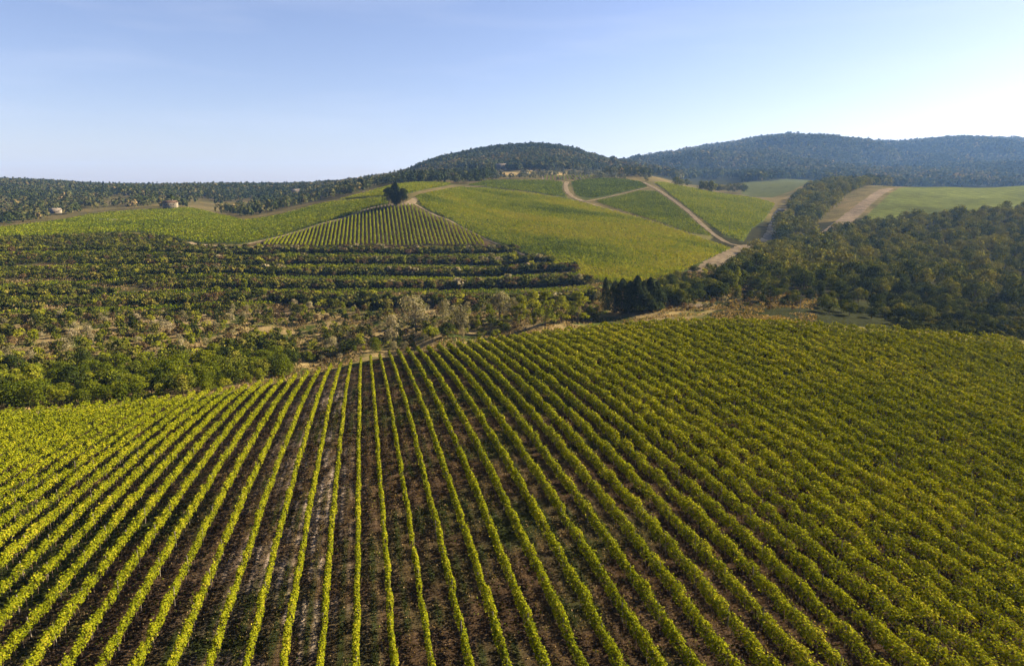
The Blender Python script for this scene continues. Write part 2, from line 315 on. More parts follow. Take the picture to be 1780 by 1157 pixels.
# ------------------------------------------------------------ ground sheet
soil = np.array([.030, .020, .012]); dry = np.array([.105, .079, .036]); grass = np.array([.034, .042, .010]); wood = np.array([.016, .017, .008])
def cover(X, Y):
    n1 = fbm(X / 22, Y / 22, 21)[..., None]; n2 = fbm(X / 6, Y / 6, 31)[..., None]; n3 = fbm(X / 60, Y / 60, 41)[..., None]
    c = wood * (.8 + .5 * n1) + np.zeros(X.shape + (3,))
    ye = edge_Y(X / np.maximum(Y, 1))
    val = (Y > ye) & (Y < 270)                                  # rough valley floor
    k = np.clip((n2 - .36) * 5, 0, 1); c = np.where(val[..., None], dry * 1.25 * k + grass * (1 - k), c)
    px, py = project(X, Y, zf(X, Y))
    ter = (Y >= 262) & (Y < 425) & (px < 1050)
    k = np.clip((n2 * .6 + n1 * .4 - .45) * 5, 0, 1); c = np.where(ter[..., None], (soil * .95 + dry * .2) * k + grass * .8 * (1 - k), c)
    hill = (Y >= 425) & (Y < 1150)
    c = np.where(hill[..., None], dry * .75 * n1 * 1.3 + grass * .6 * (1 - n1), c)
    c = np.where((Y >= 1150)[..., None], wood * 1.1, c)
    mdw = (px > 1235 + 60 * (n1[..., 0] - .5)) & (Y > ye + 3) & (Y < 300); c = np.where(mdw[..., None], wood * .9 + grass * .12, c)  # meadow past the crest: the shade lying there is put into its dark colour
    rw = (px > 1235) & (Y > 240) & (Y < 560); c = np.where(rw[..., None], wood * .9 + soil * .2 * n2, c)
    for poly, col_ in ((F_TRI, soil * .9 + dry * .1), (F_LEFT, grass), (F_UP, grass * 1.1), (F_BIG, grass * 1.1), (F_TOP, grass), (F_DK, grass * .9), (F_CEN, grass * .7 + dry * .35), (F_RT, grass * 1.1),
                       (F_MEAD, np.array([.052, .060, .014])), (F_SM, dry * .7), (F_BACK, np.array([.042, .047, .016])), (F_TAN, np.array([.098, .077, .052])), (F_TAN2, dry * 1.5), (F_TAN3, dry * 1.6)):
        i = inpoly(X, Y, poly); c[i] = col_
    md = inpoly(X, Y, F_MEAD) | inpoly(X, Y, F_TAN); c = np.where(md[..., None], c * (1 + .2 * np.sin((X * .9 + Y * .42) / 1.6)[..., None] + .9 * (n3 - .5) + .4 * (n2 - .5)), c)
    # near field: tilled brown aisles on the crown of the dome, weedy ones towards its sides
    r = (X * math.cos(ROW_TH) - Y * math.sin(ROW_TH) - ROW_O) / ROW_S
    nf = Y < ye - 1.5
    weedy = np.clip((-r - 7) / 4, 0, 1) + np.clip((r - 18) / 12, 0, 1)
    kk = np.clip((n2[..., 0] * .5 + n1[..., 0] * .5 - .50) * 6 + weedy * .8, 0, 1)[..., None]
    sc = soil * (.75 + .9 * n2)
    fr = np.abs(r - np.floor(r) - .5); rut = np.exp(-((fr - .20) / .055) ** 2) * (Y < 130); mid = np.exp(-(fr / .10) ** 2) * (Y < 130)
    sc = sc * (1 + .55 * rut[..., None] * (n2 + .3)); kk = np.clip(kk + (mid * np.clip((n2[..., 0] - .40) * 5, 0, 1) * .8)[..., None], 0, 1)
    pale = (np.exp(-((r + 1.6) / 1.2) ** 2) + .55 * np.exp(-((r + 3.6) / 1.6) ** 2)) * np.clip((fbm(X / 1.6, Y / 3.5, 55) - .42) * 5, 0, 1)
    sc = sc * (1 - .35 * np.clip((r - 6) / 10, 0, 1))[..., None]
    sc = sc + pale[..., None] * np.array([.20, .165, .13]) * np.clip(rut + .25, 0, 1)[..., None]
    c = np.where(nf[..., None], sc * (1 - kk) + np.array([.018, .022, .008]) * kk, c)
    rim = (Y >= ye - 1.5) & (Y < ye + 3); c = np.where(rim[..., None], dry * .7 + grass * .7, c)
    return np.clip(c, 0, 1)
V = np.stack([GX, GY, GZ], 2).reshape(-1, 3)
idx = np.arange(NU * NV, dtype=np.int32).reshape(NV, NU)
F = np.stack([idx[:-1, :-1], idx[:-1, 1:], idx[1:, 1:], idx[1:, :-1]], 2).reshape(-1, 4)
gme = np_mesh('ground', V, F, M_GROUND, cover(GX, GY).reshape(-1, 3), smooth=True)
meta(link('ground', gme), kind='structure')

# ------------------------------------------------------------ tracks
def ribbon(name, pts, width, lift=.12, mat=M_TRACK, ymin=190, ymax=1200, rag=.25, seed=0, wv=None):
    P_ = plan(pts, ymin, ymax); seg = np.linalg.norm(np.diff(P_, axis=0), axis=1); s = np.concatenate([[0], np.cumsum(seg)])
    tt = np.arange(0, s[-1], 1.6); X = np.interp(tt, s, P_[:, 0]); Y = np.interp(tt, s, P_[:, 1])
    kz = 7 if len(tt) > 16 else 1
    if kz > 1:
        X = np.convolve(np.pad(X, kz, 'edge'), np.ones(2 * kz + 1) / (2 * kz + 1), 'valid'); Y = np.convolve(np.pad(Y, kz, 'edge'), np.ones(2 * kz + 1) / (2 * kz + 1), 'valid')
    dx = np.gradient(X); dy = np.gradient(Y); L_ = np.hypot(dx, dy) + 1e-9; nx = -dy / L_; ny = dx / L_
    W = (width if wv is None else np.interp(tt, s, wv)) * .66 * (.85 + .3 * fbm(tt / 12, np.zeros_like(tt) + seed, 44))
    ks = 9; rows = []
    for q in range(ks):
        f = q / (ks - 1) - .5; j = (fbm(tt / 4, np.full_like(tt, q * 3.3 + seed), 50 + q) - .5) * rag * width * (abs(f) > .4)
        ox = X + nx * (f * W + j); oy = Y + ny * (f * W + j)
        rows.append(np.stack([ox, oy, zf(ox, oy) + lift + oy * .00022], 1))
    V = np.stack(rows, 1).reshape(-1, 3); ii = np.arange(len(tt) * ks).reshape(-1, ks)
    F = np.stack([ii[:-1, :-1], ii[:-1, 1:], ii[1:, 1:], ii[1:, :-1]], 2).reshape(-1, 4)
    return meta(link(name, np_mesh(name, V, F, mat)), kind='structure')
ribbon('track', [(322, 421), (345, 427), (430, 430), (600, 431), (760, 431), (880, 431)], 4.5, seed=1, wv=[9, 6, 5, 4, 4, 5])
ribbon('track', [(425, 426), (520, 402), (600, 379), (645, 361), (675, 357), (700, 358), (716, 353), (722, 345), (760, 335), (805, 325), (850, 323), (870, 325)], 4.5, seed=2, wv=[3, 3, 4, 6, 9, 12, 12, 7, 6, 8, 9, 5])
ribbon('track', [(716, 353), (760, 377), (820, 403), (880, 430), (910, 443), (960, 464), (1000, 481), (1036, 495)], 2.4, seed=3)
ribbon('track', [(986, 316), (983, 324), (986, 334), (996, 343), (1016, 351)], 7, seed=4)
ribbon('track', [(1016, 351), (1070, 340), (1130, 326)], 3.4, seed=5)
ribbon('track', [(1016, 351), (1108, 379), (1228, 419), (1262, 431)], 2.6, seed=6)
ribbon('track', [(1118, 317), (1134, 325), (1160, 341), (1200, 371), (1246, 412), (1272, 427), (1300, 428)], 6, seed=7)
ribbon('track', [(1214, 474), (1240, 459), (1262, 444), (1286, 430), (1310, 426), (1330, 424)], 12, seed=8, wv=[16, 15, 12, 9, 9, 9])
ribbon('stony_stream_bed', [(1326, 424), (1338, 408), (1345, 390), (1352, 374), (1358, 362)], 10, seed=9, mat=simple('stones', (.03, .03, .02), (.13, .125, .11), .4))
ribbon('track', [(1140, 534), (1180, 531), (1225, 528), (1260, 532)], 6, seed=11, wv=[6, 9, 12, 6], ymin=205, ymax=300)
ribbon('track', [(940, 306), (946, 311), (940, 316), (900, 316)], 5, seed=12, ymin=600)
ribbon('track', [(862, 304), (872, 298), (884, 293)], 5, seed=13, ymin=600, ymax=1300)
ribbon('track', [(170, 566), (260, 558), (350, 548), (450, 545), (560, 541)], 3.4, seed=14, ymin=215, ymax=320)

# ------------------------------------------------------------ vine rows
ORD = ['', 'first', 'second', 'third', 'fourth', 'fifth', 'sixth', 'seventh', 'eighth', 'ninth', 'tenth', 'eleventh', 'twelfth', 'thirteenth', 'fourteenth', 'fifteenth', 'sixteenth', 'seventeenth', 'eighteenth', 'nineteenth']
TENS = {2: ('twentieth', 'twenty'), 3: ('thirtieth', 'thirty'), 4: ('fortieth', 'forty'), 5: ('fiftieth', 'fifty'), 6: ('sixtieth', 'sixty'), 7: ('seventieth', 'seventy'), 8: ('eightieth', 'eighty'), 9: ('ninetieth', 'ninety')}
def ordinal(k):
    if k < 20: return ORD[k]
    a, b = divmod(k, 10)
    return TENS[a][0] if b == 0 else TENS[a][1] + '-' + ORD[b]
def row_leaves(x0, y0, dx, dy, length, rng, dens, size, H=1.75, Wd=.42, patch=None, gaps=.02, zlow=.55, wob=.12, bias=0., jg=.09):
    """leaves of one vine row from (x0,y0) along (dx,dy); dens and size are functions of distance"""
    n0 = max(int(length), 1); t0 = np.arange(n0) + .5
    D = np.hypot(x0 + dx * t0, y0 + dy * t0); cnt = rng.poisson(dens(D))
    vig = np.clip(rng.normal(1, .21, n0) + (fbm(t0 / 6, np.full(n0, x0 * .7 + y0), 12, 2) - .5) * .6, .5, 1.5); vig[rng.random(n0) < gaps] = .25
    jog = rng.normal(0, jg, n0)
    cnt = (cnt * np.clip(vig, 0, 1.2)).astype(int)
    i = np.repeat(np.arange(n0), cnt); N = len(i)
    if N == 0: return None
    t = i + np.clip(rng.normal(.5, .33, N), -.25, 1.25); v = vig[i]
    ang = rng.uniform(-.75, math.pi + .75, N); rr = np.sqrt(rng.uniform(.25, 1.15, N))
    side = np.cos(ang) * rr * Wd * (.6 + .45 * v) + jog[i]; top = np.sin(ang) * rr
    h0 = (H + zlow) / 2; hh = (H - zlow) / 2 * 1.05
    z = h0 * (.6 + .4 * v) + top * hh * (.75 + .35 * v)
    z += (rng.random(N) < .07) * rng.uniform(0, .5, N)
    z = np.maximum(z, .25)
    wv = (fbm(t / 9, np.full(N, (x0 * 1.7 + y0 * .3)), 77, 2) - .5) * 2 * wob
    X = x0 + dx * t - dy * (side + wv); Y = y0 + dy * t + dx * (side + wv); Z = zf(X, Y) + z
    Dp = np.hypot(X, Y); sz = size(Dp) * rng.uniform(.7, 1.25, N)
    nr = rng.normal(size=(N, 3)) * .58 + np.stack([-dy * np.cos(ang), dx * np.cos(ang), np.sin(ang) + .35], 1)
    ti = .46 + bias + rng.normal(0, .17, N) + (v - 1) * .2
    if patch is not None: ti = ti + patch(X, Y)
    return leaf_quads(np.stack([X, Y, Z], 1), sz, nr, rng, np.clip(ti, 0, .93))
ux, uy = math.sin(ROW_TH), math.cos(ROW_TH)      # along the row, away from the camera
px_, py_ = math.cos(ROW_TH), -math.sin(ROW_TH)   # across
def near_patch(X, Y): return (fbm(X / 30, Y / 30, 90) - .5) * .34 + (fbm(X / 7, Y / 7, 91) - .5) * .22
cand = []
for k in range(-62, 75):
    ts = np.arange(-60, 260, .5); X = px_ * (ROW_O + k * ROW_S) + ux * ts; Y = py_ * (ROW_O + k * ROW_S) + uy * ts
    ok = (Y > 22) & (Y < edge_Y(X / np.maximum(Y, 1)) - (3.5 if -12 < k < 12 else 1.5))
    if not ok.any(): continue
    Z = zf(X, np.maximum(Y, 10)) + 1.2; a, b = project(X, np.maximum(Y, 10), Z)
    vis = ok & (a > -60) & (a < 1840) & (b < 1230)
    if vis.sum() < 6: continue
    tv = ts[vis]; t0, t1 = tv.min(), tv.max(); j = np.nonzero(ok & (a > 0) & (a < 1780) & (b < 1157))[0]
    if len(j) < 4: continue
    j0 = j[0]; where = 'B' if b[j0] > 1140 else ('L' if a[j0] < 40 else ('R' if a[j0] > 1740 else 'I'))
    cand.append((k, t0, t1, where, a[j0], b[j0], X[j[-1]], Y[j[-1]]))
cnt = {'B': 0, 'L': 0, 'R': 0, 'I': 0}; names = {}
for c_ in sorted([c for c in cand if c[3] == 'B'], key=lambda c: c[4]): cnt['B'] += 1; names[c_[0]] = 'near vine row crossing the bottom edge of the photo, %s from the left' % ordinal(cnt['B'])
for c_ in sorted([c for c in cand if c[3] == 'L'], key=lambda c: -c[5]): cnt['L'] += 1; names[c_[0]] = 'near vine row crossing the left edge of the photo, %s up from the bottom' % ordinal(cnt['L'])
for c_ in sorted([c for c in cand if c[3] == 'R'], key=lambda c: -c[5]): cnt['R'] += 1; names[c_[0]] = 'near vine row crossing the right edge of the photo, %s up from the bottom' % ordinal(cnt['R'])
for c_ in [c for c in cand if c[3] == 'I']: cnt['I'] += 1; names[c_[0]] = 'short vine row at the far rim of the near field, %s of these' % ordinal(cnt['I'])
print('near rows', cnt)
n_rows = 0; PPX = [None]
def nd(D): return np.interp(D, [40, 60, 90, 130, 180, 230], [250, 200, 125, 76, 50, 40])
def ns(D): return np.interp(D, [40, 60, 90, 130, 180, 230], [.155, .175, .23, .30, .38, .45])
for k, t0, t1, wh, *_r in cand:
    rng = np.random.default_rng(1000 + k); o = ROW_O + k * ROW_S; x0 = px_ * o + ux * t0; y0 = py_ * o + uy * t0; L_ = t1 - t0
    wd = .20 if k < 2 else min(.20 + .028 * (k - 2), .66)
    if k < -6: wd = min(.20 + .006 * (-6 - k), .30)
    if k > 15: wd = min(.78 + .012 * (k - 15), .95)
    dm = 1 + .5 * min(max(k - 2, 0) / 20, 1)
    res = row_leaves(x0, y0, ux, uy, L_, rng, lambda D: nd(D) * dm, ns, bias=.05 + .05 * (dm - 1) * 2, wob=.08, jg=.045 + .24 * min(max(k - 8, 0) / 14, 1), H=1.6, Wd=wd, patch=near_patch, gaps=.02 if k < 2 else .045)
    if res is None: continue
    e = link('vine_row', None, None, (x0, y0, float(zf(x0, y0)))); org = np.array(e.location)
    meta(e, names[k], 'vine row', 'rows of grapevines in the near field')
    Vv, Ff, Tt = res
    link('foliage', np_mesh('foliage', Vv - org, Ff, M_VINE, Tt), e); n_rows += 1
    # gnarled stems, one a metre, in the part of the row near enough to show them
    st = []
    for q in range(int(L_)):
        x = x0 + ux * (q + .5) + rng.normal(0, .05); y = y0 + uy * (q + .5)
        if math.hypot(x, y) > 115: break
        z = float(zf(x, y)); st.append(tube([(x, y, z - .1), (x + rng.normal(0, .05), y + rng.normal(0, .05), z + .5), (x + rng.normal(0, .08), y + rng.normal(0, .08), z + 1.1)], [.045, .035, .02], 4))
    if len(st) > 3:
        a_, b_, _n = merge(st); meta(link('stems', np_mesh('stems', a_ - org, b_, M_STEM), e), kind='stuff')
    for q in np.arange(rng.uniform(1, 5), L_, 5.5):
        x, y = x0 + ux * q + rng.normal(0, .05), y0 + uy * q
        if math.hypot(x, y) > 105: break
        if PPX[0] is None:
            a_, b_, _n = tube([(0, 0, -.3), (.01, 0, 1.0), (0, .01, 1.82)], [.045, .042, .038], 6); PPX[0] = np_mesh('post', a_, b_, M_POST)
        po = link('post', PPX[0], e, Vector((x, y, float(zf(x, y)))) - e.location); po.rotation_euler = (rng.normal(0, .03), rng.normal(0, .03), 0)
    if -10 <= k <= 14:
        x, y = x0 + ux * (L_ + .4), y0 + uy * (L_ + .4); z = float(zf(x, y))
        a_, b_, _n = tube([(x, y, z - .2), (x + .03, y + .1, z + 1.9)], [.07, .06], 6); link('end_post', np_mesh('end_post', a_ - org, b_, M_POST), e)

STUFF_ROWS = []
TERR = [[(-80, 446), (150, 441), (340, 446)], [(-80, 474), (150, 466), (340, 464)], [(-80, 506), (150, 495), (260, 485), (390, 483)], [(-80, 533), (200, 516), (430, 508)], [(-80, 556), (200, 541), (480, 529)]]
def field_rows(poly, az, spacing, dens, size, label, group, patch=None, bias=0., H=1.7, Wd=.45, seed=0, individual=True, shr=.6):
    global n_rows
    a, b = math.sin(R(az)), math.cos(R(az)); c, d = math.cos(R(az)), -math.sin(R(az))
    acr = poly @ np.array([c, d]); k = 0
    alo = poly @ np.array([a, b])
    lines = []
    for o in np.arange(acr.min() + spacing * .5, acr.max(), spacing):
        ts = np.arange(alo.min() - 2, alo.max() + 2, 1.0); X = c * o + a * ts; Y = d * o + b * ts
        ins = inpoly(X, Y, poly)
        if not ins.any(): continue
        e = np.flatnonzero(np.diff(np.concatenate([[0], ins.astype(int), [0]])))
        for s_, f_ in zip(e[::2], e[1::2]):
            if f_ - s_ > 16: lines.append((X[s_], Y[s_], f_ - s_))
    tot = len(lines)
    for q, (x, y, L_) in enumerate(lines):
        rng = np.random.default_rng(seed * 1000 + q)
        r = row_leaves(x, y, a, b, L_, rng, lambda D: dens + 0 * D, lambda D: size + 0 * D, H=H, Wd=Wd, patch=patch, bias=bias, gaps=0, zlow=.3, wob=.1)
        if r is None: continue
        if individual and n_rows < 300:
            org = np.array([x, y, float(zf(x, y))]); o_ = link('vine_row', np_mesh('vine_row', r[0] - org, r[1], M_VINEF, r[2]), None, org)
            meta(o_, label(q + 1, tot), 'vine row', group); n_rows += 1
        else: STUFF_ROWS.append(r)
    print(group, tot)
def pt_big(X, Y):
    a = (X * math.sin(R(-45)) + Y * math.cos(R(-45))) / 90; b = (X * math.cos(R(-45)) - Y * math.sin(R(-45))) / 26
    return (fbm(a, b, 60, 3) - .5) * 1.15 + (fbm(X / 9, Y / 9, 61) - .5) * .25
def pt_mid(X, Y): return (fbm(X / 45, Y / 25, 66, 3) - .5) * .4
def pt_tri(X, Y): return (fbm(X / 20, Y / 20, 67, 3) - .5) * .3
field_rows(F_TRI, -11.5, 2.5, 22, .52, lambda q, n_: '%s vine row from the left in the striped triangular vineyard' % ordinal(q), 'rows of the striped triangular vineyard', pt_tri, .2, Wd=.42, seed=1)
field_rows(F_BIG, -28.7, 2.5, 10, .8, lambda q, n_: '%s vine row up from the sandy lower left border of the big bright slope' % ordinal(q), 'rows of the big bright vineyard slope', pt_big, .2, Wd=.5, seed=2)
sl_ = dict(individual=False, label=None)
field_rows(F_CEN, -64, 2.6, 7, .85, group='centre', patch=pt_mid, bias=-.02, Wd=.45, seed=3, **sl_)
field_rows(F_RT, -20, 2.6, 7, .95, group='right', patch=pt_mid, bias=.14, Wd=.6, seed=4, **sl_)
field_rows(F_DK, -75, 2.6, 4, .95, group='dark', patch=pt_mid, bias=-.2, seed=5, **sl_)
field_rows(F_TOP, -60, 2.6, 4, .95, group='top', patch=pt_mid, bias=-.08, seed=6, **sl_)
field_rows(F_LEFT, -62, 2.6, 7, .9, group='left', patch=pt_mid, bias=.10, Wd=.55, seed=7, **sl_)
field_rows(F_UP, -62, 2.6, 7, .95, group='upper', patch=pt_mid, bias=.2, Wd=.55, seed=8, **sl_)
field_rows(F_SM, 3, 4.5, 5, 1.0, group='small', patch=pt_mid, bias=-.05, seed=9, **sl_)
for ln in ([(330, 446), (600, 446), (760, 447), (900, 444)], [(330, 464), (600, 465), (760, 467), (960, 462)], [(380, 483), (600, 486), (800, 488), (1010, 481)], [(420, 508), (640, 509), (800, 511), (1034, 505)], [(300, 437), (420, 440), (520, 446)], *TERR):
    P_ = plan(ln, 230, 430)
    for off_ in (-2.6, 0, 2.6):
        for (x0, y0), (x1, y1) in zip(P_[:-1], P_[1:]):
            L_ = math.hypot(x1 - x0, y1 - y0); r = row_leaves(x0, y0 + off_, (x1 - x0) / L_, (y1 - y0) / L_, L_, np.random.default_rng(int(x0 * 7 + off_ * 3) % 9999 + 5), lambda D: 9 + 0 * D, lambda D: .6 + 0 * D, H=1.6, Wd=.45, patch=pt_mid, bias=.08, zlow=.3)
            if r is not None: STUFF_ROWS.append(r)
a_, b_, c_ = merge(STUFF_ROWS)
meta(link('vine_rows', np_mesh('vine_rows', a_, b_, M_VINEF, c_)), 'fine green texture of many far vine rows on the hills', 'vine rows', kind='stuff')
print('rows', n_rows)

# ------------------------------------------------------------ trees
def lobes_crown(rng, n_l, n_leaf, H, W, size, base=.25, taper=0., flat=1.):
    """crown built of many leaf faces set on the skins of uneven lobes"""
    Ps, Ns, Ts = [], [], []
    for i in range(n_l):
        h = rng.uniform(0, 1); ang = rng.uniform(0, 2 * math.pi); rad = W * .5 * math.sqrt(max(.05, 1 - (2 * h - .9) ** 2)) * rng.uniform(.15, .85) * (1 - taper * h)
        c = np.array([rad * math.cos(ang), rad * math.sin(ang), H * (base + (1 - base) * (.12 + h * .76))])
        r = W * rng.uniform(.16, .30) * (1 - taper * h * .6); m_ = int(n_leaf / n_l * rng.uniform(.7, 1.3))
        d = rng.normal(size=(m_, 3)); d[:, 2] = np.where(d[:, 2] < -.3, -d[:, 2], d[:, 2]); d /= np.linalg.norm(d, axis=1, keepdims=True)
        Ps.append(c + d * r * rng.uniform(.7, 1.1, (m_, 1)) * np.array([1, 1, flat])); Ns.append(d + rng.normal(size=(m_, 3)) * .5)
        Ts.append(np.full(m_, .5 + rng.normal(0, .1)) + rng.normal(0, .12, m_))
    P_ = np.concatenate(Ps); P_[:, 2] = np.clip(P_[:, 2], H * .05, H * 1.04)
    return leaf_quads(P_, size * rng.uniform(.7, 1.35, len(P_)), np.concatenate(Ns), rng, np.clip(np.concatenate(Ts), 0, 1))
def cone_crown(rng, n_leaf, H, W, size, pw=.75):
    h = rng.random(n_leaf) ** .85; ang = rng.uniform(0, 2 * math.pi, n_leaf)
    prof = W * .5 * np.minimum(1, h * 7 + .25) * (1 - h) ** pw * (1 + .22 * np.sin(ang * 3 + h * 9)) * rng.uniform(.75, 1.12, n_leaf)
    P_ = np.stack([prof * np.cos(ang), prof * np.sin(ang), H * (.04 + .96 * h)], 1); N = np.stack([np.cos(ang), np.sin(ang), np.full(n_leaf, .5)], 1) + rng.normal(size=(n_leaf, 3)) * .4
    return leaf_quads(P_, size * rng.uniform(.7, 1.3, n_leaf), N, rng, np.clip(.45 + rng.normal(0, .17, n_leaf), 0, 1))
def trunk_mesh(rng, H, r, spread):
    parts = [tube([(0, 0, -.8), (rng.normal(0, .08), rng.normal(0, .08), H * .3), (rng.normal(0, .15), rng.normal(0, .15), H * .75)], [r, r * .75, r * .25], 7)]
    for q in range(5):
        a = q * 1.257 + rng.uniform(-.4, .4); z = H * rng.uniform(.22, .4)
        parts.append(tube([(0, 0, z), (spread * .4 * math.cos(a), spread * .4 * math.sin(a), z + H * .2), (spread * .75 * math.cos(a), spread * .75 * math.sin(a), z + H * .42)], [r * .5, r * .32, r * .1], 5))
    return merge(parts)
def proto(name, crown, trunk, mat): return dict(crown=np_mesh('crown', *crown[:2], mat, crown[2]), trunk=np_mesh('trunk', *trunk[:2], M_BARK), raw=crown, H=float(crown[0][:, 2].max()))
PR = {}
def make(kind, cnt_, fn, mat, tr):
    PR[kind] = []
    for i in range(cnt_):
        rng = np.random.default_rng(hash(kind) % 1000 * 0 + sum(map(ord, kind)) * 7 + i); PR[kind].append(proto(kind, fn(rng), trunk_mesh(rng, *tr), mat))
make('round', 4, lambda g: lobes_crown(g, 18, 1700, 8, 8.2, .50, .08), M_TREE, (8, .22, 3))
make('scrub', 4, lambda g: lobes_crown(g, 9, 620, 3.2, 4.0, .34, .05), M_HEDGE, (2.6, .08, 1.5))
make('green', 4, lambda g: lobes_crown(g, 13, 1500, 4.6, 5.2, .30, .02), M_GREEN, (3.6, .1, 1.8))
make('limebush', 3, lambda g: lobes_crown(g, 9, 700, 4.2, 3.6, .32, .05), M_LIME, (3.4, .08, 1.3))
make('poplar', 3, lambda g: lobes_crown(g, 17, 1700, 9, 5.4, .36, .05, .25), M_LIME, (8, .16, 1.6))
make('willow', 3, lambda g: lobes_crown(g, 14, 1500, 7, 5.4, .27, .06), M_PALE, (6.5, .13, 2.1))
make('russet', 3, lambda g: lobes_crown(g, 9, 520, 3.0, 4.0, .32, .05), M_RED, (2.4, .07, 1.5))
make('cypress', 3, lambda g: cone_crown(g, 2600, 13, 4.6, .42, .6), M_DARK, (9, .18, .5))
make('oak', 3, lambda g: lobes_crown(g, 26, 4200, 12, 10.5, .50, .04), M_DARK, (10, .3, 3.5))
make('olive', 2, lambda g: lobes_crown(g, 8, 320, 4.0, 4.4, .45, .25), M_OLIVE, (3.2, .14, 1.6))
TREES = []     # (dist, x, y, kind, scale, object name, label, category, group, forced)
def addt(x, y, kind, sc, name, label, cat, group=None, forced=False):
    TREES.append((math.hypot(x, y), x, y, kind, sc, name, label, cat, group, forced))
def one(px, py, kind, hpx, name, label, cat='tree', ymin=150, ymax=1500, wide=1.0):
    """a single tree whose foot shows at (px, py) in the photo and which shows hpx tall"""
    x, y = at(px, py, ymin, ymax); h = hpx * y / FPX * 1.02; p = PR[kind][0]
    addt(x, y, kind, (h / p['H'] * wide, h / p['H']), name, label, cat, None, True)
def spread(poly_px, n_try, mind, rng, ymin, ymax, ok=None):
    """spots spaced at least mind metres apart on the land inside an outline"""
    poly = plan(poly_px, ymin, ymax); lo = poly.min(0); hi = poly.max(0); out = []; grid = {}
    for _ in range(n_try):
        x = rng.uniform(lo[0], hi[0]); y = rng.uniform(lo[1], hi[1])
        if not inpoly(np.array([x]), np.array([y]), poly)[0]: continue
        if ok is not None and not ok(x, y): continue
        c = (int(x // mind), int(y // mind)); bad = False
        for a in (-1, 0, 1):
            for b in (-1, 0, 1):
                for (u, v) in grid.get((c[0] + a, c[1] + b), ()):
                    if (u - x) ** 2 + (v - y) ** 2 < mind * mind: bad = True
        if bad: continue
        grid.setdefault(c, []).append((x, y)); out.append((x, y))
    return out
g = np.random.default_rng(5)
# the clump on the knoll
one(676, 357, 'oak', 32, 'oak_tree', 'left dark tree of the clump on the knoll above the striped vineyard', ymin=400, wide=.8)
one(689, 357, 'cypress', 40, 'cypress_tree', 'pointed dark tree in the middle of the clump on the knoll', ymin=400, wide=1.3)
one(701, 356, 'oak', 29, 'oak_tree', 'rounder dark tree at the right of the clump on the knoll', ymin=400, wide=.85)
one(686, 357, 'oak', 36, 'oak_tree', 'broad tall dark tree filling the back of the clump on the knoll', ymin=400, wide=.85)
one(690, 358, 'oak', 24, 'oak_tree', 'low dark tree at the front of the clump on the knoll', ymin=400, wide=.95)
# cypresses in the valley
for i, (x, y, h, wd, lb) in enumerate([(1052, 541, 60, 1.0, 'slim dark cypress standing alone at the left end of the valley cypress group'), (1068, 544, 56, 1.75, 'dark cypress second from the left in the valley cypress group'),
        (1081, 545, 62, 1.7, 'dark cypress third from the left in the valley cypress group'), (1094, 545, 58, 1.8, 'dark cypress in the middle of the valley cypress group'),
        (1106, 544, 66, 1.7, 'tallest dark cypress right of the middle of the valley cypress group'), (1118, 543, 56, 1.9, 'dark cypress third from the right in the valley cypress group'),
        (1129, 541, 60, 1.8, 'dark cypress second from the right in the valley cypress group'), (1140, 540, 52, 2.0, 'blunt dark cypress at the right end of the valley cypress group')]):
    one(x, y, 'cypress', h, 'cypress_tree', lb, ymin=185, ymax=300, wide=wd)
